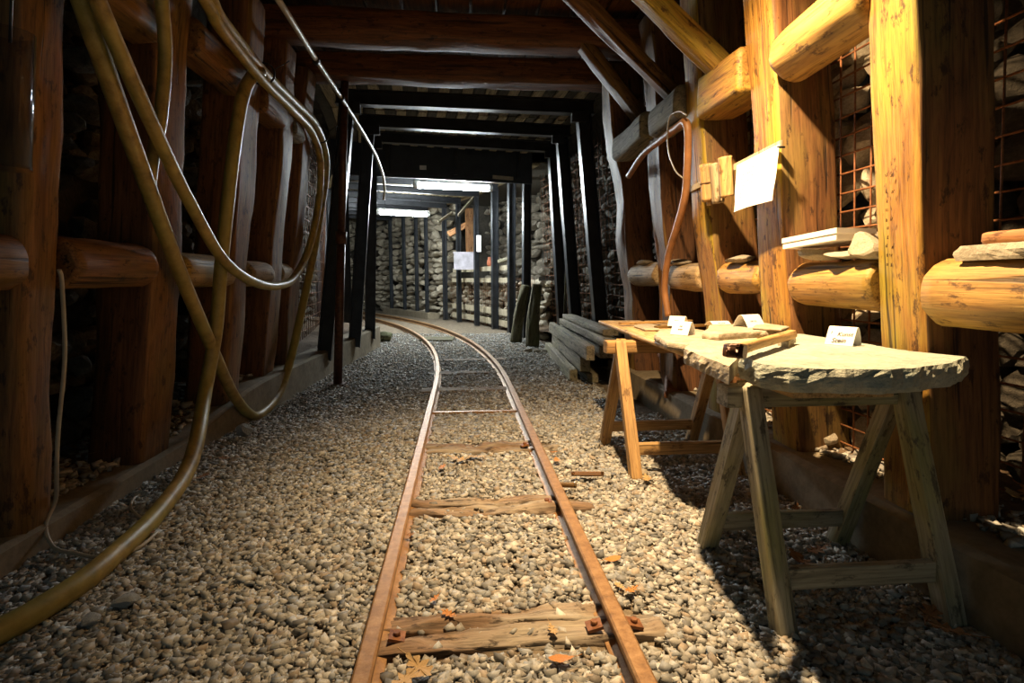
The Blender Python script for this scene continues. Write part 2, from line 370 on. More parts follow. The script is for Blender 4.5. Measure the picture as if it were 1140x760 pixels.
RM = [rockmesh(100 + i, 2, .42, 11, .22) for i in range(12)]
def stonewall(parent, off, s0, s1, z0, z1, cl, ch, m, individual, lean=.06, skip=None, jit=.05, gap=0):
    """courses of stones; individual stones are separate children sharing meshes, else one joined part"""
    sg = 1 if off > 0 else -1; z = z0; big = MB(); cnt = 0
    if individual:
        meshes = []
        for r in RM:
            me = r.copy(); me.materials.clear(); me.materials.append(M[m]); meshes.append(me)
    while z < z1:
        h = ch * random.uniform(.7, 1.35); s = s0 + random.uniform(-.1, 0)
        while s < s1:
            l = cl * random.uniform(.55, 1.5); o = off + sg * random.uniform(-jit, jit) - sg * lean * z
            if random.random() >= gap and (skip is None or not skip(s + l / 2, z)):
                p, t, n = path(s + l / 2); c = p + n * o + V((0, 0, z + h / 2))
                ang = math.atan2(t.y, t.x) + random.uniform(-.15, .15)
                Mw = Matrix.Translation(c) @ Matrix.Rotation(ang, 4, 'Z') @ Matrix.Rotation(random.uniform(-.12, .12), 4, 'Y') @ Matrix.Diagonal((l * .68, cl * .5, h * .70, 1))
                i = random.randrange(len(RM))
                if individual:
                    link(bpy.data.objects.new('stone', meshes[i]), parent, Mw); cnt += 1
                else:
                    me = RM[i]; big.add([Mw @ v.co for v in me.vertices], [tuple(p_.vertices) for p_ in me.polygons], False)
            s += l
        z += h
    if not individual and big.v:
        o = big.build('wall_stones', m, parent); o['kind'] = 'stuff'; return o
    return cnt
posts_y = [(1.46, .19), (2.12, .21), (2.74, .21), (3.41, .22), (4.24, .24)]
def near_skip(s, z):       # only where a bay between two posts is open to view
    return any(a - .0 < s < a + d + .0 for a, d in posts_y) and s > 2.6
stonewall(wr, 1.86, .75, 2.0, .2, 2.3, .17, .125, 'rockface', True)  # dark rock colour on these stones stands in for shade behind the carved post
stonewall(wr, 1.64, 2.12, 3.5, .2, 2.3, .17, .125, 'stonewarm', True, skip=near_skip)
stonewall(wr, 1.86, 3.5, 8.5, .1, 2.5, .15, .085, 'stoneshade', False, jit=.10, gap=.12)
stonewall(wl, -1.98, .6, 9.5, .15, 2.5, .18, .10, 'stoneshade', False, jit=.10, gap=.1)
stonewall(wn, 2.62, 8.5, 13.0, .7, 2.7, .32, .15, 'stone', False, lean=0, jit=.10, gap=.06)
low = struct(MB().bar(at(8.5, 1.72, 0), at(8.5, 1.72, .95), .3, .02).build('wall_low', 'rockface'), 'low dry stone wall behind the guard boards')
stonewall(low, 1.60, 8.2, 12.9, 0, .88, .16, .10, 'stonewarm', False, lean=0, jit=.06, gap=.05)
stonewall(wf, 1.52, 12.7, 19.5, 0, 2.8, .32, .15, 'stonewarm', False, lean=0, jit=.11, gap=.08)
def niche_ledge(u, v): p = at(u, v, .84 + .03 * noise.noise(V((u * 4, v * 4, 2)))); return p
struct(grid('floor_niche', niche_ledge, lin(8.3, 13.1, 40), lin(1.55, 2.8, 10), 'soil'), 'earth shelf of the niche above the low wall')

# ceiling: rock above, boards below
struct(grid('ceiling', lambda u, v: at(u, v, 3.0 + .05 * noise.noise(V((u * 2, v * 2, 9)))), lin(-2.2, 25, 70), lin(-2.6, 3.1, 14), 'rockface'), 'dark rock roof above the boards')
roof1 = struct(MB().box((CX - .05, 2.0, 2.80), (3.2, 6.2, .02)).build('ceiling_timber', 'redbrown'), 'dark boarded roof over the timber beams')
roof2 = struct(sweep('ceiling_steel', 5.12, 8.25, 12, [(-1.5, 2.80), (1.5, 2.80), (1.5, 2.82), (-1.5, 2.82)], 'plankB'), 'board roof over the steel crossbeams')
roof3 = struct(sweep('ceiling_low', 8.33, 17, 30, [(-1.6, 2.66), (2.8, 2.66), (2.8, 2.68), (-1.6, 2.68)], 'plankB'), 'low board roof over the curve')
for k in range(13):                 # lagging boards of the timber part
    x = -1.45 + k * .235
    timber('roof_board', (x, -.8, 2.775), (x, 5.1, 2.775), .215, .03, 'redbrown', e=.15, amp=.002, nseg=6, sides=12, parent=roof1)
def board(s0, s1, off, z, wd, m, parent):
    a, b = at(s0, off, z), at(s1, off, z)
    timber('roof_board', a, b, wd, .025, m, side=path(s0)[2], e=.15, amp=.002, nseg=5, sides=12, parent=parent)
for k in range(24):
    off = -1.32 + k * .115
    mm = 'plankA' if k % 2 == 0 else 'plankB'
    for s0, s1 in ((5.15, 6.55), (6.56, 7.55), (7.56, 8.22)):
        board(s0 + random.uniform(0, .02), s1, off + random.uniform(-.01, .01), 2.77 + (.0 if k % 2 == 0 else .012), .10 if k % 2 == 0 else .1, mm, roof2)
for k in range(20):
    off = -1.4 + k * .15
    for s0, s1 in ((8.3, 9.6), (9.62, 11.0), (11.02, 12.3), (12.32, 13.7)):
        board(s0, s1, off, 2.635, .105, 'plankA', roof3)

# ================================================================== GRAVEL
def gravel(name, n, region, smin, smax, label, zf, cool, parent=None, avoid=None, seed=1):
    rs = np.random.RandomState(seed)
    x0, x1, y0, y1 = region
    # angular chips: jittered, pinched cubes
    iv = np.array([(x, y, z) for x in (-1, 1) for y in (-1, 1) for z in (-1, 1)], float) * .8
    fi = np.array([(0, 1, 3), (0, 3, 2), (4, 6, 7), (4, 7, 5), (0, 4, 5), (0, 5, 1), (2, 3, 7), (2, 7, 6), (0, 2, 6), (0, 6, 4), (1, 5, 7), (1, 7, 3)])
    u = rs.rand(n) ** (1.9 if y1 > 9 else 1.25) if y1 - y0 > 1 else rs.rand(n)
    Y = y0 + (y1 - y0) * u; X = x0 + (x1 - x0) * rs.rand(n)
    if avoid is not None:
        keep = ~avoid(X, Y); X, Y = X[keep], Y[keep]
    n = len(X)
    sz = smin + (smax - smin) * rs.rand(n) ** 2.2
    dims = sz[:, None] * np.stack([rs.uniform(.7, 1.25, n), rs.uniform(.6, 1.0, n), rs.uniform(.35, .7, n)], 1)
    tv = (iv[None] * (1 + rs.uniform(-.42, .30, (n, 8, 1))) + rs.uniform(-.27, .27, (n, 8, 3))) * (dims / 2)[:, None, :]
    a = rs.uniform(0, 6.28, n); b = rs.normal(0, .45, n); ca, sa, cb, sb = np.cos(a), np.sin(a), np.cos(b), np.sin(b)
    y_ = tv[..., 1] * cb[:, None] - tv[..., 2] * sb[:, None]; z_ = tv[..., 1] * sb[:, None] + tv[..., 2] * cb[:, None]; x_ = tv[..., 0]
    xx = x_ * ca[:, None] - y_ * sa[:, None]; yy = x_ * sa[:, None] + y_ * ca[:, None]
    if callable(zf): Z = np.array([zf(p, q) for p, q in zip(X, Y)])
    else: Z = np.full(n, zf)
    Z = Z + dims[:, 2] * rs.uniform(-.05, .45, n)
    co = np.stack([xx + X[:, None], yy + Y[:, None], z_ + Z[:, None]], 2).reshape(-1, 3)
    fc = (fi[None] + (np.arange(n) * 8)[:, None, None]).reshape(-1, 3)
    me = bpy.data.meshes.new(name); me.vertices.add(len(co)); me.vertices.foreach_set('co', co.ravel().astype(np.float32))
    me.loops.add(fc.size); me.loops.foreach_set('vertex_index', fc.ravel().astype(np.int32))
    me.polygons.add(len(fc)); me.polygons.foreach_set('loop_start', np.arange(0, fc.size, 3, dtype=np.int32))
    pal = np.array([(.48, .45, .39), (.37, .36, .32), (.26, .255, .24), (.60, .58, .52), (.40, .33, .25), (.19, .19, .18), (.44, .455, .45), (.31, .27, .22)])
    c = pal[rs.choice(len(pal), n, p=[.22, .15, .10, .20, .1, .05, .12, .06])] * rs.uniform(.75, 1.3, (n, 1))
    ca_ = me.color_attributes.new('Col', 'FLOAT_COLOR', 'POINT')
    cc = np.ones((n, 8, 4)); cc[..., :3] = c[:, None, :]
    ca_.data.foreach_set('color', cc.ravel().astype(np.float32))
    me.update(); me.validate(); me.materials.append(M['gravel'])
    o = link(bpy.data.objects.new(name, me)); o['label'] = label; o['category'] = 'gravel'; o['kind'] = 'stuff'; return o
SLEEP = [(1.33, .17), (2.13, .17), (2.91, .17), (3.72, .13), (4.55, .15), (5.4, .15), (6.3, .15)]
def avoid_track(X, Y):
    m = np.zeros(len(X), bool)
    ctr = CX - RAD * (1 - np.cos(np.arcsin(np.clip((Y - S0) / RAD, 0, 1))))
    for r in (-.3, .3): m |= np.abs(X - ctr - r) < .036
    for y, wd in SLEEP[:3]: m |= (np.abs(Y - y) < wd / 2 + .004) & (X > CX - .29) & (X < CX + .40) & ((X * 37.7 + Y * 91.3) % 1 > .05)
    return m
def gzf(x, y): return gz(x, y) - .004
gravel('gravel', 85000, (-1.41, 1.32, .75, 3.6), .010, .033, 'pale angular gravel covering the track bed', gzf, 0, avoid=avoid_track, seed=3)
gravel('gravel', 36000, (-1.3, 1.15, 3.4, 9.5), .010, .030, 'finer darker gravel further along the track', gzf, 0, avoid=avoid_track, seed=4)
gravel('ledge_gravel', 2600, (1.46, 1.85, .8, 3.6), .012, .05, 'loose rubble on the ledge behind the right kerb', .195, 0, seed=5)
gravel('ledge_gravel', 2600, (-1.9, -1.5, 1.2, 4.6), .012, .05, 'loose rubble on the ledge behind the left kerb', lambda x, y: KH(y) + .01, 0, seed=6)

# ================================================================== TRACK
RP = [(-.034, -.02), (.034, -.02), (.034, -.010), (.008, -.002), (.007, .028), (.021, .036), (.021, .048), (.016, .052), (-.016, .052), (-.021, .048), (-.021, .036), (-.007, .028), (-.008, -.002), (-.034, -.010)]
RP = [(a, b + .010) for a, b in RP]
for sgn, lab in ((-1, 'rusty narrow gauge rail on the hose side of the track'), (1, 'rusty narrow gauge rail on the table side of the track')):
    tag(sweep('rail', -.6, 21, 130, [(a + sgn * .3, b) for a, b in RP], 'rail'), lab, 'rail', 'rails of the mine track')
slab_l = ['nearest split wooden sleeper with rusty clamp plates', 'second wooden sleeper from the camera', 'third sleeper, half buried in gravel', 'thin pale iron tie bar between the rails', 'buried sleeper just beyond the tie bar', 'buried sleeper where the track starts to bend', 'buried sleeper beside the plank stack']
for i, (y, wd) in enumerate(SLEEP):
    t = thing('sleeper', slab_l[i], 'sleeper', (CX, y, 0), 'sleepers under the track')
    if i == 3:
        MB().bar((CX - .3, y, .004), (CX + .3, y, .004), .035, .018, V((0, 1, 0))).build('tie_bar', 'rail', t); continue
    if i < 3:       # weathered timber split along its length: two raised halves
        ang = .05 if i == 0 else -.01
        for k, (dy, w2, zz) in enumerate(((-.036, .085, .0), (.047, .075, .002))):
            timber('timber_half', (CX - .30, y + dy, zz - .030), (CX + (.43 if k == 0 else .34), y + dy + ang * .4, zz - .028), w2, .075, 'sleeper', side=(0, 1, 0), e=.4, amp=.016, nseg=34, parent=t, freq=6)
        for sx in (-1, 1):
            for q in ((1,) if sx < 0 else (-1, 1)) if i == 0 else (() if sx < 0 else (-1,)):
                cx = CX + sx * .3 + q * .052
                pl = MB().box((cx, y - .02, .020), (.04, .04, .008), Matrix.Rotation(.25 * q, 3, 'Y')).build('clamp_plate', 'rust', t)
                MB().tube([(cx, y - .02, .020), (cx, y - .02, .034)], .009, 6).build('bolt', 'rust', pl)
    else:
        timber('timber_half', (CX - .42, y, -.028), (CX + .42, y, -.028), wd, .07, 'sleeper', side=(0, 1, 0), e=.3, amp=.006, nseg=10, parent=t)
tag(MB().bar(Uz(470, 377, .012), Uz(505, 377, .012), .5, .02, V((0, 1, 0))).build('cover_plate', 'mossy'), 'flat dark plate lying between the rails at the bend', 'plate')

# ================================================================== TIMBER SETS
rl = ['golden yellow post carved with small marks, behind the stone slab table', 'golden post holding the top corner of the white sheet', 'golden post with the wooden samples hung on it', 'brown post with the hanging brown hose in front', 'rough edged post beside the steel frames on the right']
PR = []
for i, (y, d) in enumerate(posts_y):
    cy = y + d / 2; wx = .235
    zt = 2.52
    p0 = V((XR(.12) + wx / 2, cy, .12)); p1 = V((XR(zt) + wx / 2, cy, zt))
    if i == 0: p0.z = .1
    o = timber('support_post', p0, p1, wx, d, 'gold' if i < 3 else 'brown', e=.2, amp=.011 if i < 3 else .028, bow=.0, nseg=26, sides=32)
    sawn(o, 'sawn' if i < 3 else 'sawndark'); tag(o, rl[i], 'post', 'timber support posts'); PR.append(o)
ll = ['round dark post at the left edge of the picture', 'broad brown post behind the crossing hoses', 'reddish post beside the vertical hose strand', 'narrow brown post behind the hose loop', 'last timber post on the left before the steel frames']
lpx = [(30, 68, .18), (164, 204, .2), (256, 280, .2), (299, 318, .2), (321, 341, .2)]
PLY = []
for i, (xa, xb, d_) in enumerate(lpx):
    ya, yb = Ul(xa, 300).y, Ul(xb, 300).y; d = min(.26, max(.18, yb - ya)); cy = (ya + yb) / 2; PLY.append((cy - d / 2, d)); zt = 2.52
    wx = .235
    zb = KH(cy) - .03; p0 = V((XL(zb) - wx / 2, cy, zb)); p1 = V((XL(zt) - wx / 2, cy, zt))
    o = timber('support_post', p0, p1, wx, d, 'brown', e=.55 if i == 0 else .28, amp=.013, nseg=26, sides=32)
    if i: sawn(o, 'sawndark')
    tag(o, ll[i], 'post', 'timber support posts')
print('LEFT POSTS', [(round(a, 2), round(b, 2)) for a, b in PLY])
bl = ['timber roof beam straight above the lamp, out of the picture', 'second timber roof beam, out of the picture', 'third timber roof beam, out of the picture', 'upper of the two red brown roof beams in view', 'lower red brown roof beam next to the steel crossbeams']
for i, y in enumerate((1.55, 2.3, 3.05, 3.98, 4.72)):
    o = timber('roof_beam', (-1.38, y + .1, 2.60), (1.4, y + .1, 2.60), .22, .2, 'redbrown', side=(0, 1, 0), e=.35, amp=.012, nseg=22)
    tag(o, bl[i], 'beam', 'timber roof beams')
# corner braces
for (a, b, Y, w_, m_, lab) in (((700, -24), (812, 86), 2.60, .095, 'gold', 'golden diagonal brace at the top of the samples post'),
                         ((630, -14), (752, 108), 3.28, .09, 'brown', 'dark diagonal brace from the roof beam towards the grey log'),
                         ((646, 45), (716, 134), 4.05, .12, 'brown', 'shadowy diagonal brace nearest the steel frames')):
    tag(timber('diagonal_brace', Uy(*a, Y), Uy(*b, Y), w_, .09, m_, side=(0, 1, 0), e=.3, amp=.008), lab, 'brace', 'corner braces')
# horizontal logs between the posts (right)
def rlog(px, py, y0, y1, r, m, label, inset=.062, endr=.8, amp=.008, e=1.0, dz=0):
    c = Ur(px, py, -inset); z = c.z
    o = timber('strut_log', (XR(z) + inset, y0, z), (XR(z + dz) + inset, y1, z + dz), 2 * r, 2 * r, m, e=e, amp=amp, endr=endr, nseg=16)
    return tag(o, label, 'log', 'horizontal logs between the posts'), z
_, Z1 = rlog(1090, 326, .62, 1.45, .095, 'goldlog', 'thick knotty log at the right edge with a flat stone on it')
_, Z2 = rlog(930, 316, 1.66, 2.11, .082, 'goldlog', 'pale golden log carrying the white box', endr=.85)
_, Z3 = rlog(828, 309, 2.34, 2.73, .078, 'goldlog', 'short golden log between the sheet post and the samples post')
_, Z4 = rlog(762, 308, 2.96, 3.40, .08, 'greytan', 'greyish log with stones, behind the brown hose')
_, Z5 = rlog(719, 306, 3.64, 4.22, .08, 'greytan', 'greyish log farthest along the right posts')
rlog(920, 36, 1.62, 2.11, .10, 'goldlog', 'thick peeled log high up beside the carved post', e=1.0)
rlog(815, 99, 2.34, 2.73, .10, 'gold', 'squared yellow log high up behind the sheet post', e=.4)
rlog(742, 134, 2.96, 3.40, .085, 'grey', 'grey squared timber high up behind the brown hose', e=.4, inset=.03)
rlog(704, 158, 3.52, 4.22, .085, 'grey', 'grey rough timber end high up near the steel frames', e=.4, inset=.03)
rlog(1100, -150, .62, 1.45, .10, 'goldlog', 'unseen upper log added to shade the right edge bay')  # out of view, added to cast shade on the stones of this bay
def llog(px, py, y0, y1, r, m, label, inset=.05, e=1.0):
    c = Ul(px, py, -inset); z = c.z
    o = timber('strut_log', (XL(z) - inset, y0, z), (XL(z) - inset, y1, z), 2 * r, 2 * r, m, e=e, endr=.8, amp=.008, nseg=14)
    return tag(o, label, 'log', 'horizontal logs between the posts')
g_ = [(a + d + .005, PLY[i + 1][0] - .005) for i, (a, d) in enumerate(PLY[:-1])]
llog(10, 292, .7, PLY[0][0] - .01, .085, 'brown', 'dark log cut off by the left edge of the picture')
llog(118, 294, *g_[0], .09, 'brown', 'brown round log between the left edge post and the broad post')
llog(222, 301, *g_[1], .085, 'goldlog', 'pale log end behind the crossing hoses on the left')
llog(288, 305, *g_[2], .08, 'greytan', 'short log crossed by the bottom of the upper hose loop')
llog(330, 305, g_[3][0] - .02, g_[3][1], .07, 'greytan', 'small log between the last two left posts')
llog(238, 70, *g_[1], .085, 'brown', 'upper brown log behind the tied hoses', e=.5)
llog(292, 118, *g_[2], .085, 'brown', 'upper log below the cable tie on the left', e=.6)
llog(330, 150, *g_[3], .07, 'grey', 'upper grey log behind the bend of the hoses', e=.6)
llog(145, 10, *g_[0], .085, 'brown', 'upper dark log near the left top corner', e=.6)

# ================================================================== STEEL FRAMES
def ibeam(mb, p0, p1, side, h=.13, b=.10, t=.012):
    p0, p1, side = V(p0), V(p1), V(side); z = (p1 - p0).normalized(); x = (side - z * side.dot(z)).normalized(); y = z.cross(x)
    for q in (-1, 1): mb.bar(p0 + x * q * (h / 2 - t / 2), p1 + x * q * (h / 2 - t / 2), t, b, x)
    mb.bar(p0, p1, h - t, t, x); return mb
fl_ = ['first dark steel frame next to the timber beams', 'second dark steel frame with leaning legs', 'third dark steel frame in front of the header board']
for i, (s, zt, l0, l1, r0, r1) in enumerate(((5.42, 2.475, 1.36, 1.08, 1.36, 1.12), (6.5, 2.55, 1.20, .98, 1.42, 1.20), (7.42, 2.60, 1.06, .97, 1.55, 1.38))):
    p, tt, nn = path(s); t = thing('steel_portal', fl_[i], 'steel frame', p, 'leaning steel frames')
    for sg, f0, f1 in ((-1, l0, l1), (1, r0, r1)):
        z0 = .15
        ibeam(MB(), at(s, sg * f0, z0), at(s, sg * f1, zt), nn).build('leg', 'steel', t)
    ibeam(MB(), at(s, -l1 - .1, zt + .065), at(s, r1 + .1, zt + .065), (0, 0, 1)).build('crossbeam', 'steel', t)
    for sg in (-1, 1): MB().box(at(s - .02, sg * (l1 if sg < 0 else r1) - sg * .05, zt - .03), (.14, .06, .1)).build('corner_plate', 'steel', t)
# low frames on the curve
SL = [8.42, 9.15, 10.0, 10.75, 11.75, 12.55, 13.35, 13.95, 14.7, 15.5]
def ordn(i): return ['first', 'second', 'third', 'fourth', 'fifth', 'sixth', 'seventh', 'eighth', 'ninth', 'tenth'][i]
for i, s in enumerate(SL):
    p, tt, nn = path(s)
    t = thing('steel_portal', '%s upright steel frame beyond the header board' % ordn(i), 'steel frame', p, 'upright steel frames on the curve')
    fo = 1.33 if s < 10.5 else (1.24 if s < 12.9 else 1.12)
    z0 = 0 if s < 12.8 else .12
    hh, bb = (.12, .10) if s < 10.5 else ((.09, .08) if s < 13 else (.075, .07))
    ibeam(MB(), at(s, fo, z0), at(s, fo, 2.5), nn, hh, bb, .014).build('leg', 'steel', t)
    ibeam(MB(), at(s, -1.35, 0), at(s, -1.35, 2.5), nn, .12, .10, .014).build('leg', 'steel', t)
    ibeam(MB(), at(s, -1.42, 2.56), at(s, fo + .06, 2.56), (0, 0, 1), .12, .10, .014).build('crossbeam', 'steel', t)
hb = sweep('header_board', 8.26, 8.30, 2, [(-1.5, 2.33), (1.36, 2.33), (1.36, 2.79), (-1.5, 2.79)], 'darkboard')
tag(hb, 'wide dark header board above the nearer lit tube lamp', 'board')
for i in range(3): MB().bar(at(8.235, -.75 + i * .95, 2.4), at(8.235, -.75 + i * .95, 2.75), .05, .04).build('batten', 'steel', hb)

# guard boards between uprights
gb = ['top pale guard board in front of the niche', 'second pale guard board below the top one', 'upper of the two guard boards near the floor', 'lowest guard board just above the floor']
for i, (z, h, o, s0, s1) in enumerate(((1.12, .09, 1.42, 9.2, 12.5), (.90, .085, 1.40, 9.2, 12.5), (.32, .11, 1.40, 9.0, 12.5), (.12, .11, 1.40, 9.0, 12.5))):
    ob = sweep('guard_board', s0, s1, 14, [(o - .015, z - h / 2), (o + .02, z - h / 2), (o + .02, z + h / 2), (o - .015, z + h / 2)], 'rail_board', wob=.006)
    tag(ob, gb[i], 'board', 'guard boards of the niche')
# far concrete footing
tag(sweep('concrete_footing', 13.0, 15.8, 8, [(.98, -.02), (1.28, -.02), (1.28, .13), (.98, .13)], 'concrete', wob=.01), 'low concrete footing under the farthest steel uprights', 'footing')
# rusty prop at the left
t = thing('steel_prop', 'rusty round steel prop standing on the gravel at left', 'prop', Uz(376, 428, 0))
pb = Uz(376, 428, 0); pt = Uy(384, 84, 4.84)
MB().tube([pb, pb.lerp(pt, .5)], .037, 14).build('outer_tube', 'rustdark', t)
MB().tube([pb.lerp(pt, .48), pt], .031, 14).build('inner_tube', 'rustdark', t)
MB().tube([pb.lerp(pt, .47), pb.lerp(pt, .51)], .046, 14).build('collar', 'rustdark', t)
MB().box(pb + V((0, 0, .006)), (.13, .13, .012)).build('base_plate', 'rustdark', t)
MB().box(pt, (.14, .14, .012)).build('head_plate', 'rustdark', t)

# ================================================================== WIRE MESH
def meshpanel(label, off, s0, s1, z0, z1, ds, dz, r, lean, joined=False, name='wire_mesh'):
    sg = 1 if off > 0 else -1
    P = lambda s, z: at(s, off - sg * lean * z, z)
    t = thing(name, label, 'wire mesh', P(s0, z0), 'wire mesh panels on the walls')
    big = MB(); s = s0 + .02
    def emit(a, b):
        if joined: big.tube([a, b], r, 4)
        else: MB().tube([a, b], r, 6).build('bar', 'rust', t)
    while s <= s1: emit(P(s + random.uniform(-.006, .006), z0), P(s + random.uniform(-.006, .006), z1)); s += ds
    z = z0 + .03
    while z <= z1:
        n = 1 if s1 - s0 < 1.5 else 5
        for k in range(n): emit(P(s0 + (s1 - s0) * k / n, z), P(s0 + (s1 - s0) * (k + 1) / n, z + random.uniform(-.006, .006)))
        z += dz
    if joined: o = big.build('bars', 'rust', t); o['kind'] = 'stuff'
    return t
ZL = .065
meshpanel('rusty wire mesh right of the carved post in the dark', 1.66, .9, 1.98, .2, 2.2, .1, .085, .004, ZL)
meshpanel('rusty wire mesh over pale stones between carved post and sheet post', 1.50, 1.62, 2.32, .2, 2.25, .082, .072, .004, ZL)
meshpanel('rusty wire mesh between the sheet post and the samples post', 1.50, 2.3, 2.96, .2, 2.2, .082, .075, .004, ZL)
meshpanel('rusty wire mesh behind the brown hose', 1.50, 2.94, 3.9, .2, 2.2, .09, .08, .004, ZL)
meshpanel('dark wire mesh beside the leaning right hand steel legs', 1.70, 4.3, 8.4, .1, 2.5, .12, .12, .004, ZL, True)
meshpanel('fine wire mesh against the low wall of the niche', 1.46, 8.4, 12.8, 0, .95, .11, .11, .004, 0, True)
meshpanel('wire mesh over the left wall behind the steel legs', -1.72, 5.0, 8.6, .2, 2.5, .13, .13, .004, ZL, True)

# ================================================================== LAMPS
def tube_lamp(s, off, z, L, label):
    p, tt, nn = path(s); c = at(s, off, z); t = thing('tube_lamp', label, 'lamp', c, 'tube lamps')
    MB().bar(c - nn * L / 2 + V((0, 0, .05)), c + nn * L / 2 + V((0, 0, .05)), .10, .035, tt).build('housing', 'whiteenamel', t)
    MB().tube([c - nn * (L / 2 - .03), c + nn * (L / 2 - .03)], .046, 16).build('diffuser', 'tube', t)
    for q in (-1, 1):
        MB().tube([c + nn * q * (L / 2 - .04), c + nn * q * (L / 2 + .02)], .052, 16).build('end_cap', 'whiteenamel', t)
        MB().tube([c + nn * q * L * .35 + V((0, 0, .05)), c + nn * q * L * .35 + V((0, 0, 2.58 - z))], .006, 6).build('hanger', 'steel', t)
    return t
tube_lamp(8.62, .24, 2.30, 1.16, 'nearer glowing white tube lamp under the header board')
tube_lamp(11.3, -.05, 2.19, 1.0, 'farther glowing white tube lamp over the curve')
# warm flood lamp hung from the roof beam just above the picture
t = thing('flood_lamp', 'warm flood lamp hung from the roof beam above the table', 'lamp', LAMP)
dr = (LAMP_AIM - LAMP).normalized(); xs = V((1, 0, 0))
MB().bar(LAMP - dr * .10, LAMP - dr * .012, .17, .13, xs).build('housing', 'black', t)
MB().bar(LAMP - dr * .012, LAMP - dr * .004, .15, .11, xs).build('glass', 'lampglass', t)
MB().tube([LAMP + V((-.1, -.03, .02)), LAMP + V((-.1, -.06, .30)), LAMP + V((.1, -.06, .30)), LAMP + V((.1, -.03, .02))], .008, 6).build('yoke', 'steel', t)
sp = bpy.data.lights.new('flood_lamp_light', 'SPOT'); sp.energy = LAMP_W; sp.color = LAMP_COL; sp.spot_size = math.radians(110); sp.spot_blend = 1.0; sp.shadow_soft_size = .03
so = bpy.data.objects.new('flood_lamp_light', sp); col.objects.link(so)
so.parent = t; so.matrix_basis = Matrix.Translation(dr * .02) @ dr.to_track_quat('-Z', 'Y').to_matrix().to_4x4()

# ================================================================== HOSES AND CABLES (left)
HR = .031
def hose(label, pts, r=HR, m='hose', name='hose', n=10, ties=()):
    o = MB().tube(spline(pts, n), r, 14).build(name, m)
    return tag(o, label, 'hose', 'hoses on the left wall')
offs = .075
A = [Ul(*q, offs) for q in ((80, -34), (91, 0), (118, 79), (158, 190), (195, 290), (229, 371), (257, 434), (276, 459), (290, 461), (310, 438), (324, 398), (337, 340), (348, 288), (358, 230), (363, 178), (351, 139), (324, 111), (293, 80), (248, 24), (235, 0), (222, -28))]
hose('long hose loop whose lowest point almost touches the kerb', A)
B = [Ul(*q, offs + .07) for q in ((94, -36), (108, 0), (146, 87), (182, 166), (209, 221), (248, 288), (283, 314), (310, 318), (328, 308), (344, 276), (354, 230), (357, 182), (347, 147), (322, 119), (291, 88), (246, 32), (234, 10), (214, -22))]
hose('shorter upper hose loop hanging in front of the left posts', B, .026)
Cc = [Ul(*q, .075) for q in ((178, -30), (180, 0), (184, 60), (179, 130), (170, 176), (165, 215))]
hose('short dark hose strand hanging beside the broad left post', Cc, .025)
D = [Ul(*q, .088) for q in ((290, 80), (280, 86), (270, 108), (262, 154), (253, 230), (246, 300), (240, 370), (229, 432))]
D += [Uz(x, y, z) for x, y, z in ((219, 490, .17), (205, 530, .08), (172, 575, .035), (137, 609, .03), (96, 644, .03), (44, 678, .03), (0, 702, .03), (-60, 728, .03))]
hose('thick yellow hose running down and along the gravel to the left corner', D, .033)
for (x, y, lab) in ((293, 82, 'black cable tie with a long tail at the hose strand'), (357, 150, 'black cable tie around the hose bend')):
    c = Ul(x, y, offs + .035); tn = (Ul(x + 8, y + 12, offs) - Ul(x - 8, y - 12, offs)).normalized(); e1 = tn.orthogonal().normalized(); e2 = tn.cross(e1)
    mb = MB().tube([c + (e1 * math.cos(a) + e2 * math.sin(a)) * .062 for a in (k * math.pi / 8 for k in range(17))], .006, 6)
    mb.tube([c + V((.05, 0, .02)), c + V((.09, .02, .05)), c + V((.13, .05, .09))], .003, 5)
    tag(mb.build('cable_tie', 'black'), lab, 'cable tie', 'cable ties')
rp = [Ul(*q, .05) for q in ((66, 300), (69, 317), (72, 398), (65, 477), (63, 520))] + [Uz(*q) for q in ((62, 556, .14), (51, 585, .07), (60, 609, .02), (85, 616, .015), (113, 620, .015), (150, 612, .012), (176, 592, .012))]
o = MB().tube(spline(rp, 10), .0065, 8).build('rope', M['conduit']); tag(o, 'thin twine hanging from the left log down to the gravel', 'rope')
o = MB().tube(spline([Uz(*q, .014) for q in ((170, 580), (158, 577), (146, 566), (148, 556), (158, 549))], 8), .006, 8).build('rope', M['conduit']); tag(o, 'short bent twine end beside the yellow hose', 'rope')
cd = [V((-.98, 2.7, 2.40)), Uy(310, 0, 3.05), Uy(351, 65, 3.85), Uy(378, 106, 4.6), Uy(402, 144, 5.5), Uy(418, 172, 6.5), Uy(426, 194, 7.3), Uy(428, 210, 7.6), Uy(427, 222, 7.7)]
tag(MB().tube(spline(cd, 8), .017, 10).build('conduit', 'conduit'), 'pale cable conduit running along the upper left wall', 'conduit')
for i, (q, Y, lab) in enumerate((((352, 67), 3.87, 'black clip on the conduit near the roof beams'), ((380, 109), 4.65, 'black clip on the conduit by the rusty prop'))):
    c = Uy(*q, Y); tag(MB().tube([c + V((0, -.02, .006)), c + V((0, .02, -.006))], .024, 10).build('conduit_clip', 'black'), lab, 'clip', 'conduit clips')
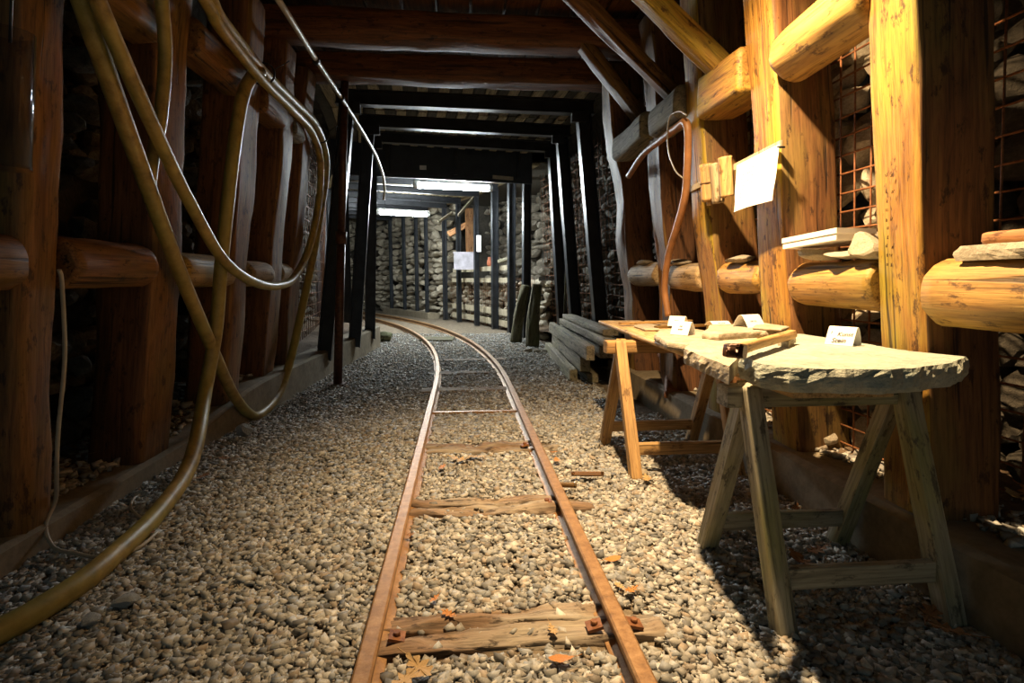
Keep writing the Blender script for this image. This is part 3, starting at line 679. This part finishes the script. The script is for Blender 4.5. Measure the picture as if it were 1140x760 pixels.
# cables along the roof by the nearer lamp
for i, (pts, lab) in enumerate((([at(8.55, -1.25, 2.42), at(8.55, -.8, 2.38), at(8.55, -.3, 2.39), at(8.55, .5, 2.37)], 'thin roof cable in front of the nearer lamp'),
                            ([at(8.9, -1.25, 2.36), at(8.9, -.5, 2.33), at(8.9, .9, 2.34)], 'thin roof cable behind the nearer lamp'))):
    tag(MB().tube(spline(pts, 6), .010, 6).build('cable', 'conduit'), lab, 'cable', 'roof cables')
jb = at(8.2, -.27, 2.47)
tag(MB().box(jb, (.09, .05, .05)).build('junction_box', 'whiteenamel'), 'small white junction box on the dark header board', 'junction box')
tag(MB().bar(at(8.24, .75, 2.40), at(8.24, 1.06, 2.39), .05, .012, V((0, 0, 1))).build('label_plate', 'conduit'), 'small grey plate at the right of the header board', 'plate')
# clear plastic tube at the left edge
t = thing('plastic_tube', 'clear plastic tube hanging at the left edge of the picture', 'tube', Uy(2, 186, 1.30))
a, b = Uy(6, 186, 1.30), Uy(10, 36, 1.30)
ring = lambda c, r, n=24: [c + V((math.cos(2 * math.pi * k / n) * r, math.sin(2 * math.pi * k / n) * r, 0)) for k in range(n)]
MB().rings([ring(a, .044), ring(b, .044), ring(b, .041), ring(a, .041)], closed=True).build('shell', 'clear', t)
MB().rings([ring(a - V((0, 0, .004)), .045), ring(a, .045)]).build('bottom_cap', 'clear', t)
MB().tube([b + V((0, 0, -.02)), b + V((0, .02, .1)), b + V((0, .1, .5))], .003, 6).build('hanging_cord', 'black', t)

# ================================================================== TABLE
def trestle(label, m, xa, xb, y0, z, sp, mleg=None, beam=(.07, .06), xo=.08, skew=0):
    t = thing('trestle', label, 'trestle', ((xa + xb) / 2, y0, 0), 'table trestles')
    timber('top_beam', (xa - xo, y0, z - beam[1] / 2), (xb + xo * .5, y0 + skew, z - beam[1] / 2), beam[0], beam[1], m, side=(0, 1, 0), e=.12, amp=.002, nseg=8, parent=t, endr=.97)
    for x, dy in ((xa, 0), (xb, skew)):
        for q in (-1, 1):
            timber('leg', (x, y0 + dy + q * sp / 2, -.01), (x + (.012 if q > 0 else -.012), y0 + dy + q * .025, z - .005), .05, .05, mleg or m, e=.12, amp=.003, nseg=8, parent=t, endr=.97)
    for q in (-1, 1):
        f = .80 if q < 0 else .82
        timber('stretcher', (xa, y0 + q * sp / 2 * f, z * (1 - f) + .0), (xb, y0 + skew + q * sp / 2 * f, z * (1 - f)), .028, .055, m, side=(0, 1, 0), e=.12, amp=.002, nseg=8, parent=t, endr=.97)
    return t
trestle('tan wooden trestle under the far end of the table', 'tan', .78, 1.27, 2.67, .600, .56)
trestle('weathered greenish trestle under the stone slab', 'greentrestle', .815, 1.28, 1.50, .600, .46)
tb = thing('table_board', 'long pale board table top on the two trestles', 'table top', (1.05, 2.4, .61))
timber('plank', (.955, 1.30, .612), (.990, 3.45, .632), .27, .022, 'board', e=.1, amp=.002, nseg=12, parent=tb, endr=.98)
timber('plank', (1.165, 1.62, .615), (1.205, 3.42, .632), .12, .022, 'board', e=.1, amp=.002, nseg=12, parent=tb, endr=.98)
ZS = .694
ol = [Uz(x, y, ZS).xy for x, y in ((822, 397), (846, 406), (880, 410), (930, 411), (985, 412), (1030, 409), (1068, 404), (1079, 397), (1066, 390), (1040, 385), (1010, 380), (982, 376), (940, 374), (905, 371), (880, 371), (868, 376), (850, 384))]
ol = [V((min(p.x, 1.285 if p.y > 1.42 else 1.36), p.y)) for p in ol]
tag(flagstone('stone_slab', ol, .636, ZS, 'slab', 5, top_in=.02, edge=.012, layers=7), 'big thick grey green stone slab on the near end of the table', 'stone slab')
def zt(y): return .624 + .021 * (y - 1.2) / 2.25
def flat(pix, z0, z1, lab, m='slate', seed=2, edge=.006):
    return tag(flagstone('slate_piece', [V((min(1.295, q.x), q.y)) for q in (Uz(x, y, z1) for x, y in pix)], z0, z1, m, seed, edge=edge), lab, 'stone', 'stone pieces on the table')
flat(((760, 388), (785, 398), (812, 408), (822, 398), (836, 388), (852, 379), (835, 374), (800, 374), (770, 379)), .634, .680, 'rough pitted stone next to the hammer end', 'slate', 8, .010)
flat(((728, 372), (742, 381), (765, 384), (795, 380), (812, 375), (800, 369), (770, 366), (735, 366)), .638, .664, 'thin pale slate sheet at the left edge of the table', 'slate', 11)
flat(((782, 370), (800, 372), (845, 369), (884, 366), (880, 362), (840, 360), (790, 361)), 0.672, .703, 'long flat slate behind the hammer', 'slate', 14)
flat(((838, 364), (870, 366), (884, 363), (868, 358), (845, 358)), .704, .714, 'thin shard lying on the long flat slate', 'slate', 15, .004)
flat(((705, 362), (718, 366), (735, 366), (730, 361), (715, 359)), .640, .650, 'small slate flake at the far end of the table', 'slate', 17, .004)
flat(((866, 378), (878, 380), (886, 375), (876, 371)), .680, .712, 'small pebble stone at the end of the hammer handle', 'slate', 19, .005)
for i, (a, b, lab) in enumerate((((690, 360), (770, 357), 'thin weathered lath along the back of the table'), ((730, 364), (785, 362), 'brown lath lying across the table boards'))):
    pa, pb_ = Uz(*a, .655), Uz(*b, .655)
    tag(timber('lath', pa, pb_, .03, .014, 'tan' if i == 0 else 'brown', side=(0, 1, 0), e=.15, amp=.001, nseg=4), lab, 'lath', 'laths on the table')
# hammer: wooden handle with a dark head, laid on the stones
hm = thing('hammer', 'hammer with wooden handle and dark head on the stones', 'hammer', Uz(815, 391, .70))
ha, hb_ = Uz(817, 390, .725), Uz(882, 371, .728)
timber('handle', ha, hb_, .026, .03, 'tan', side=(0, 0, 1), e=.6, amp=.002, nseg=10, parent=hm)
dxy = (hb_ - ha).normalized(); sx_ = dxy.cross(V((0, 0, 1))).normalized()
timber('head', ha - sx_ * .020 - dxy * .004, ha + sx_ * .028 - dxy * .004, .034, .034, 'rustdark', side=(0, 0, 1), e=.45, amp=.002, nseg=5, parent=hm)

# ---------------- paper cards
def card(label, c, wd, dp, h, rz, text=None, open_=0):
    """a folded tent card: two leaning faces meeting in a soft ridge"""
    t = thing('tent_card', label, 'card', c, 'folded paper cards on the table')
    prof = [(-dp / 2, 0), (-dp * .30, h * .5), (-dp * .08, h * .97), (dp * .04, h), (dp * .16, h * .93), (dp * .36, h * .5), (dp / 2, 0)]
    R_ = Matrix.Rotation(rz, 3, 'Z'); th = .0012; rg = []
    for sx in (-1, 1):
        out = [V((sx * wd / 2 + .004 * noise.noise(V((y * 40, z * 40, c[0]))), y, z)) for y, z in prof]
        inn = [V((sx * wd / 2, y * .985, z - th)) for y, z in reversed(prof)]
        rg.append([R_ @ q + V((0, 0, 0)) for q in out + inn])
    MB().rings(rg, True, False).build('folded_sheet', 'white', t, Matrix.Translation(V(c)))
    if text:
        ang = math.atan2(h * .97, dp * .42); yv = V((0, math.cos(ang), math.sin(ang))); nv = V((0, -math.sin(ang), math.cos(ang)))
        for (tx, u, v, size, rot) in text:
            cu = bpy.data.curves.new('tx', 'FONT'); cu.body = tx; cu.size = size; cu.align_x = 'CENTER'; cu.shear = .25; cu.offset = .0003
            ob = bpy.data.objects.new('tx', cu); col.objects.link(ob); dg = bpy.context.evaluated_depsgraph_get()
            me = bpy.data.meshes.new_from_object(ob.evaluated_get(dg)); bpy.data.objects.remove(ob); me.materials.clear(); me.materials.append(M['ink'])
            xv = V((1, 0, 0)); o_ = V((u, -dp / 2, 0)) + yv * v + nv * .0016
            Mt = Matrix(((xv.x, yv.x, nv.x, o_.x), (xv.y, yv.y, nv.y, o_.y), (xv.z, yv.z, nv.z, o_.z), (0, 0, 0, 1))) @ Matrix.Rotation(rot, 4, 'Z')
            link(bpy.data.objects.new('handwriting', me), t, Matrix.Translation(V(c)) @ R_.to_4x4() @ Mt)
    return t
c1 = Uz(943, 384, ZS + .001); c1.y += .02
card('white folded card with handwriting on the big stone slab', c1, .082, .062, .056, -1.02, [('Kunst', .012, .030, .019, .05), ('Stein', -.002, .008, .021, .05), ('1', -.029, .036, .013, 0)])
c2 = Uz(760, 372, .666); card('crumpled white card in front of its twin, on the thin slate', c2, .085, .062, .055, -.95, [('ww', 0, .02, .016, 0), ('nu', 0, .035, .014, .1)])
c3 = Uz(757, 363, .664); c3.y += .03; card('white folded card standing behind another card', c3, .085, .06, .05, -.8, [('mm', 0, .025, .014, 0)])
c4 = Uz(838, 364, .704); c4.y += .03; card('white folded card behind the long flat slate', c4, .10, .08, .05, .35, [('nw nu', -.005, .025, .014, 0)])
c5 = Uz(800, 362, .672); card('low flattened white card at the back of the table', c5, .10, .09, .022, .1, [('nu mw', 0, .02, .014, 0)])

# ================================================================== THINGS ON THE RIGHT POSTS
# sheet of paper pinned to a lath
la, lb = Ur(764, 213, .025), Ur(870, 160, .02)
lt = tag(MB().bar(la, lb, .028, .008, V((0, 0, 1))).build('lath', 'rail_board'), 'pale lath nailed from the samples post to the sheet post', 'lath')
cor = [Ur(820, 184, .045), Ur(868, 160, .04), Ur(860, 223, .075), Ur(817, 236, .085)]
def sheet(u, v):
    p = cor[0].lerp(cor[1], u).lerp(cor[3].lerp(cor[2], u), v); p.x += -.012 * math.sin(math.pi * u) * v + .004 * noise.noise(V((u * 3, v * 3, 1))); return p
t = thing('paper_sheet', 'blank looking white paper sheet pinned to the post', 'paper', cor[3])
grid('sheet', sheet, lin(0, 1, 12), lin(0, 1, 12), 'white', t)
mb = MB()
for k in range(9):
    v = .2 + k * .075; a_, b_ = sheet(.16, v), sheet(.16 + .6 * random.uniform(.7, 1), v); mb.bar(a_ + V((-.002, -.001, 0)), b_ + V((-.002, -.001, 0)), .0012, .0006, V((0, 0, 1)))
mb.build('faint_print', M['cardbox'], t)
MB().tube([cor[1] + V((.02, 0, -.012)), cor[1] + V((-.01, -.004, -.012))], .004, 8).build('pin', 'steel', t)
# wooden samples hanging on the lath
def halfpipe(name, pa, pb_, r, m, arc, lab, th=.012, turn=0):
    pa, pb_ = V(pa), V(pb_); z = (pb_ - pa).normalized(); x = V((-1, -.9, 0)).normalized(); x = (x - z * x.dot(z)).normalized(); y = z.cross(x); n = 12; rg = []
    for p in (pa, pa.lerp(pb_, .05), pa.lerp(pb_, .95), pb_):
        ou = [p + (x * math.cos(a) + y * math.sin(a)) * r for a in lin(-arc / 2 + turn, arc / 2 + turn, n)]
        inn = [p + (x * math.cos(a) + y * math.sin(a)) * (r - th) for a in lin(arc / 2 + turn, -arc / 2 + turn, n)]
        rg.append(ou + inn)
    return tag(MB().rings(rg, True, True).build(name, m), lab, 'wood sample', 'wooden samples on the lath')
ua, ub = Ur(786, 183, .06), Ur(789, 224, .06)
t = thing('wood_sample', 'turned round wooden sample with a dark band', 'wood sample', ub, 'wooden samples on the lath')
timber('body', ua, ub, (.068), .068, 'tan', e=1, amp=.003, nseg=12, parent=t, taper=.88)
mid = ua.lerp(ub, .5); MB().tube([mid, mid + (ub - ua).normalized() * .006], .0345, 20).build('band', 'mark', t)
MB().tube([ub, ub + (ub - ua).normalized() * .02], .010, 10).build('peg', 'board', t)
tag(timber('wood_sample', Ur(797, 182, .05), Ur(800, 226, .05), .046, .06, 'greytan', e=.4, amp=.005, nseg=10), 'squared grey wooden sample beside the round one', 'wood sample', 'wooden samples on the lath')
halfpipe('wood_sample', Ur(808, 175, .045), Ur(811, 219, .045), .034, 'tan', 3.6, 'hollow half round wooden sample nearest the white sheet', turn=.5)
# carved marks on the nearest right post
mb = MB(); fx = lambda p: p
for r_ in range(11):
    for c_ in range(2):
        if random.random() < .2: continue
        p = Ur(988 + c_ * 5 + random.uniform(-1, 1), 196 + r_ * 10 + random.uniform(-1, 1), .0095)
        mb = MB()
        for q in range(2):
            mb.bar(p + V((0, .004 * q, 0)), p + V((0, .004 * q + random.uniform(-.005, .005), .007 + random.uniform(0, .004))), .0012, .0015, V((0, 1, 0)))
        mb.build('carved_mark', 'mark', PR[0], Matrix.Identity(4))
# white box on the stones on the log
bz = Z2 + .082
t = thing('box', 'shallow white cardboard box lying on the stones', 'box', Ur(930, 276, .03))
bc = V((XR(bz) + .03, 1.93, bz + .075)); Rb = Matrix.Rotation(.10, 3, 'Z') @ Matrix.Rotation(-.06, 3, 'X')
MB().box(bc, (.15, .27, .034), Rb).build('tray', 'cardbox', t); MB().box(bc + V((0, 0, .014)), (.156, .276, .018), Rb).build('lid', 'cardbox', t)
for (x, y, sz, lab, sd, rx) in ((912, 283, (.11, .17, .05), 'dark flat stone under the front of the white box', 31, .1), (965, 274, (.13, .15, .085), 'pale tilted stone wedged beside the white box', 32, .3), (945, 284, (.12, .2, .03), 'flat stone between the box and the golden log', 33, 0)):
    p = Ur(x, y, -.03); p.z = max(p.z, bz + sz[2] * .42); tag(rock('stone', p, sz, 'slate', sd, .2, rx), lab, 'stone', 'stones on the golden log')
# flat stone and bar on the knotty log at the right edge
z1 = Z1 + .095
ol2 = [(XR(z1) + .0, 1.36), (XR(z1) + .12, 1.40), (XR(z1) + .15, 1.1), (XR(z1) + .12, .85), (XR(z1) - .01, .80), (XR(z1) - .03, 1.05)]
tag(flagstone('flat_stone', ol2, z1 - .012, z1 + .026, 'slate', 41, edge=.012), 'flat pale stone on the knotty log at the right edge', 'stone')
tag(timber('wooden_bar', (XR(z1) + .03, 1.30, z1 + .042), (XR(z1) + .05, .75, z1 + .046), .04, .03, 'orangewood', e=.4, amp=.004), 'brown wooden bar lying on the flat stone at right', 'bar')
for i, (px, py, Zz, lab) in enumerate(((825, 293, Z3, 'flat stone on the short golden log'), (757, 291, Z4, 'flat stone on the log behind the brown hose'), (718, 291, Z5, 'flat stone on the farthest right log'))):
    p = Ur(px, py, -.04); p.z = Zz + .088
    tag(rock('stone', p, (.12, .2, .04), 'stone', 51 + i, .1), lab, 'stone', 'stones on the right logs')
# brown hose hanging on the right and thin wire loop
bh = [Ur(*q, .06) for q in ((700, 196), (716, 172), (738, 154), (756, 140), (763, 136), (766, 150), (765, 190), (762, 222), (753, 255), (744, 285), (740, 320), (744, 352))]
tag(MB().tube(spline(bh, 8), .020, 12).build('hose', 'brownhose'), 'brown hose hung over a nail on the right posts', 'hose')
wl_ = [Ur(*q, .08) for q in ((764, 128), (756, 124), (746, 130), (743, 150), (745, 172), (752, 190), (760, 198))]
tag(MB().tube(spline(wl_, 8), .004, 6).build('wire', 'conduit'), 'thin wire loop beside the brown hose', 'wire')
# right mid: short concrete block with rusty scrap
tag(timber('wood_scrap', Uz(748, 440, .16), Uz(742, 402, .3) + V((-.02, .0, .08)), .09, .07, 'rust', e=.5, amp=.02, nseg=12), 'rusty splintered scrap standing behind the far trestle', 'scrap')

# ================================================================== PLANK STACK AND LEANING TIMBERS
st = [((1.14, 4.75, .04), (1.26, 7.0, .04), .09, .08, 'lowest dark plank of the stack beside the table'),
      ((.99, 4.85, .05), (1.10, 7.05, .05), .07, .10, 'slanting plank at the foot of the stack on the track side'),
      ((1.06, 4.70, .17), (1.17, 6.9, .17), .09, .13, 'thick squared plank low in the stack'),
      ((1.02, 4.35, .315), (1.12, 6.9, .315), .07, .12, 'long grey plank on the track side of the stack'),
      ((1.20, 4.5, .30), (1.27, 6.8, .30), .14, .10, 'inner plank of the stack below the top boards'),
      ((1.14, 4.2, .41), (1.21, 6.6, .41), .10, .07, 'upper weathered plank of the stack'),
      ((1.20, 4.4, .475), (1.25, 6.5, .475), .13, .05, 'topmost weathered board of the plank stack')]
for a, b, wd, hh, lab in st: tag(timber('plank', a, b, wd, hh, 'grey', e=.15, amp=.006, nseg=14), lab, 'plank', 'stacked planks at the right wall')
for i, (f, tp, Y, wd, lab) in enumerate((((573, 381), (586, 318), 8.15, .17, 'dark mossy timber leaning at the guard boards'), ((592, 386), (598, 317), 7.7, .18, 'second dark mossy timber leaning beside the plank stack'))):
    a = Uz(*f, -.01); b = Uy(*tp, Y + .1); tag(timber('leaning_timber', a, b, wd, .12, 'mossy', e=.4, amp=.02, nseg=16, taper=.75), lab, 'timber', 'leaning timbers')
rs_ = random.Random(5)
for i in range(5):
    p = Uz(588 + i * 8 + rs_.uniform(-3, 3), 387 + rs_.uniform(-2, 4), .02)
    tag(rock('stone', p, (.11, .09, .05), 'stone', 60 + i, i), 'small loose stone at the foot of the leaning timbers', 'stone', 'loose stones by the leaning timbers')
pp = at(5.9, 1.34, 0); tag(MB().tube([Uy(628, 352, 6.95), Uy(634, 225, 6.95)], .012, 6).build('thin_rod', 'mossy'), 'thin rod leaning at the steel legs behind the planks', 'rod')

# ================================================================== NICHE THINGS
t = thing('plastic_box', 'frosted plastic box on the niche shelf', 'box', Uy(518.5, 300, 11.3))
c = Uy(518.5, 291, 11.3); MB().box(c, (.47, .2, .32)).build('body', 'pink', t); MB().box(c + V((0, 0, .17)), (.50, .23, .03)).build('lid', 'pink', t)
c = Uy(533, 271, 10.45); tag(MB().box(c, (.085, .01, .30)).build('notice', 'white'), 'small white notice on a steel upright at the niche', 'sign')
c = Uy(546, 291, 10.9); mb = MB().rings([ring(c + V((0, 0, dz)), r_) for dz, r_ in ((-.1, .05), (-.06, .07), (0, .07), (.05, .05), (.08, .055))]); tag(mb.build('clay_pot', 'terracotta'), 'small terracotta pot on the niche shelf', 'pot')
tag(timber('niche_post', Uy(524, 284, 12.3), Uy(523, 232, 12.3), .20, .14, 'orangewood', e=.2), 'orange brown timber post standing in the niche', 'post')
tag(timber('niche_beam', Uy(499, 261, 12.4), Uy(531, 244, 12.4), .18, .12, 'orangewood', side=(0, 1, 0), e=.2), 'orange brown timber rail across the niche', 'beam')
tag(timber('chute_board', Uy(488, 247, 11.6), Uy(504, 236, 11.6), .35, .03, 'grey', side=(0, 1, 0), e=.15), 'small slanting board hung below the far roof', 'board')
tag(timber('chute_board', Uy(510, 240, 11.2), Uy(527, 220, 11.2), .45, .03, 'grey', side=(0, 1, 0), e=.15), 'wider slanting grey board behind the nearer lamp', 'board')
tag(timber('loose_timber', Uy(556, 291, 10.2), Uy(572, 286, 9.6), .08, .06, 'grey', e=.3), 'loose piece of timber on the top guard board', 'timber')
c = at(8.1, -1.12, .06)
tag(rock('rock', Uz(430, 374, .07), (.26, .22, .17), 'rockgreen', 71, .4), 'mossy green rock at the end of the left kerb', 'rock')
tag(rock('rock', Uz(272, 478, .045), (.09, .08, .09), 'greystone', 72, .4, sharp=.5, cuts=9), 'pale blue grey stone at the foot of the left kerb', 'rock')
for i, (x, y, s_, lab) in enumerate(((155, 549, .07, 'pale flat stone beside the twine end'), (140, 668, .07, 'larger grey stone just right of the yellow hose'), (100, 690, .06, 'bluish stone below the hose near the left corner'), (918, 470, .10, 'yellow lit stone on the right ledge'), (712, 526, .09, 'broken yellow stone at the foot of the far trestle'))):
    if i == 3: p = Ur(920, 487, -.15); p.z = .25
    else: p = Uz(x, y, .015)
    tag(rock('rock', p, (s_, s_ * .8, s_ * (.9 if i == 3 else .45)), 'slate' if i > 2 else 'greystone', 80 + i, i), lab, 'stone', 'larger loose stones')

# ================================================================== LEAVES
def leafmesh(seed, lobes=True):
    rnd = random.Random(seed); n = 26; out = []
    n = 44
    for k in range(n):
        a = 2 * math.pi * (k + .5) / n; x = math.cos(a); t = (x + 1) / 2
        if lobes: y = .62 * max(.02, math.sin(math.pi * min(1, max(0, t)))) ** .7 * (.66 + .34 * math.cos(2 * math.pi * 4.0 * t + .6)) * (1.15 - .5 * t)
        else: y = .48 * max(0, math.sin(math.pi * t)) ** .8 * (1.1 - .3 * t)
        out.append((x, math.copysign(y * (1 + rnd.uniform(-.08, .08)), math.sin(a))))
    def zc(x, y): return .28 * (x * x * rnd_a + y * y * rnd_b) + .12 * noise.noise(V((x * 2, y * 2, seed)))
    rnd_a, rnd_b = rnd.uniform(.3, 1.2), rnd.uniform(.3, 1.2)
    mb = MB(); vs = [V((0, 0, 0))] + [V((x * .55, y * .55, zc(x * .55, y * .55))) for x, y in out] + [V((x, y, zc(x, y))) for x, y in out]
    fs = [(0, 1 + k, 1 + (k + 1) % n) for k in range(n)] + [(1 + k, 1 + n + k, 1 + n + (k + 1) % n, 1 + (k + 1) % n) for k in range(n)]
    mb.add(vs, fs, True)
    mb.tube([V((.9, 0, zc(.9, 0))), V((1.25, .05, .12)), V((1.6, .12, .2))], .025, 5)
    return mb
LM = {}
def leaf(p, size, kind, label, rz, tilt=.15, lobes=True, seed=0):
    key = (seed % 5, lobes, kind)
    if key not in LM:
        me = leafmesh(200 + key[0], lobes).mesh('leaf'); me.materials.append(M[kind]); LM[key] = me
    Mw = Matrix.Translation(p) @ Matrix.Rotation(rz, 4, 'Z') @ Matrix.Rotation(tilt, 4, 'X') @ Matrix.Diagonal((size / 2, size / 2, size / 2, 1))
    return tag(link(bpy.data.objects.new('dry_leaf', LM[key]), None, Mw), label, 'leaf', 'dry leaves')
lv = [(625, 733, .062, 'leaf0', 'oval orange leaf in front of the nearest sleeper', False), (615, 700, .05, 'leaf1', 'yellowish leaf lying on the nearest sleeper', True),
      (682, 622, .06, 'leaf0', 'curled orange leaf right of the right rail', False), (690, 652, .045, 'leaf1', 'small yellow leaf beside the right rail', True), (703, 656, .05, 'leaf0', 'orange leaf touching the small yellow leaf', True),
      (466, 742, .10, 'leaf1', 'large tan oak leaf at the bottom between the rails', True), (450, 756, .09, 'leaf1', 'pale leaf cut off by the bottom edge', True), (500, 683, .05, 'leaf0', 'orange leaf at the left end of the nearest sleeper', True),
      (484, 666, .045, 'leaf0', 'faded orange leaf above the nearest sleeper', True), (512, 511, .13, 'leaf1', 'broad tan leaf between the third and second sleeper', True), (492, 520, .07, 'leaf0', 'small red leaf near the left rail', True),
      (530, 508, .10, 'leaf1', 'second broad tan leaf in the track middle', True), (620, 512, .07, 'leaf0', 'orange leaf right of the track near the tie bar', False), (616, 503, .05, 'leaf0', 'red leaf right of the track beyond the orange one', True),
      (895, 625, .12, 'leaf2', 'large brown leaf in the shade under the slab', True), (910, 612, .10, 'leaf2', 'second brown leaf in the shade under the slab', True), (890, 650, .06, 'leaf2', 'small brown leaf under the near trestle', True),
      (1035, 684, .10, 'leaf2', 'brown leaf by the right foot of the near trestle', True), (1055, 700, .10, 'leaf2', 'folded brown leaf at the bottom right', True), (886, 566, .08, 'leaf2', 'brown leaf against the right kerb', True),
      (165, 592, .07, 'leaf2', 'dark leaf behind the yellow hose', True), (225, 530, .08, 'leaf2', 'dark leaf between hose and kerb on the left', True), (250, 510, .07, 'leaf2', 'brown leaf near the blue grey stone', True),
      (720, 532, .09, 'leaf1', 'pale leaf at the far trestle foot', True), (455, 595, .05, 'leaf2', 'small brown leaf against the left rail', True)]
for i, (x, y, sz, kd, lab, lo) in enumerate(lv):
    leaf(Uz(x, y, .022), sz, kd, lab, i * 1.7, .15 * math.sin(i * 2.1), lo, i)
rr = random.Random(11)
for i in range(22):       # drift of leaves on the ledge at the far right
    s = rr.uniform(.95, 1.42); z = .25; leaf(V((1.5 + rr.uniform(0, .25), s, z + .02 + rr.uniform(0, .03))), rr.uniform(.07, .12), 'leaf0' if i % 3 else 'leaf1', 'dry leaf in the drift on the ledge at the far right', rr.uniform(0, 6), rr.uniform(-.4, .4), True, i)
for i in range(12):
    s = rr.uniform(1.9, 3.2); leaf(V((-1.55 - rr.uniform(0, .25), s, KH(s) + .04 + rr.uniform(0, .03))), rr.uniform(.06, .1), 'leaf2', 'dry leaf on the dark ledge behind the left kerb', rr.uniform(0, 6), rr.uniform(-.4, .4), True, i)
for (a, b, lab) in (((636, 527), (672, 527), 'brown twig right of the track'), ((622, 539), (642, 540), 'short grey stick beside the right rail')):
    tag(timber('twig', Uz(*a, .03), Uz(*b, .03), .022, .018, 'brown', side=(0, 1, 0), e=1, amp=.004), lab, 'twig', 'twigs on the gravel')
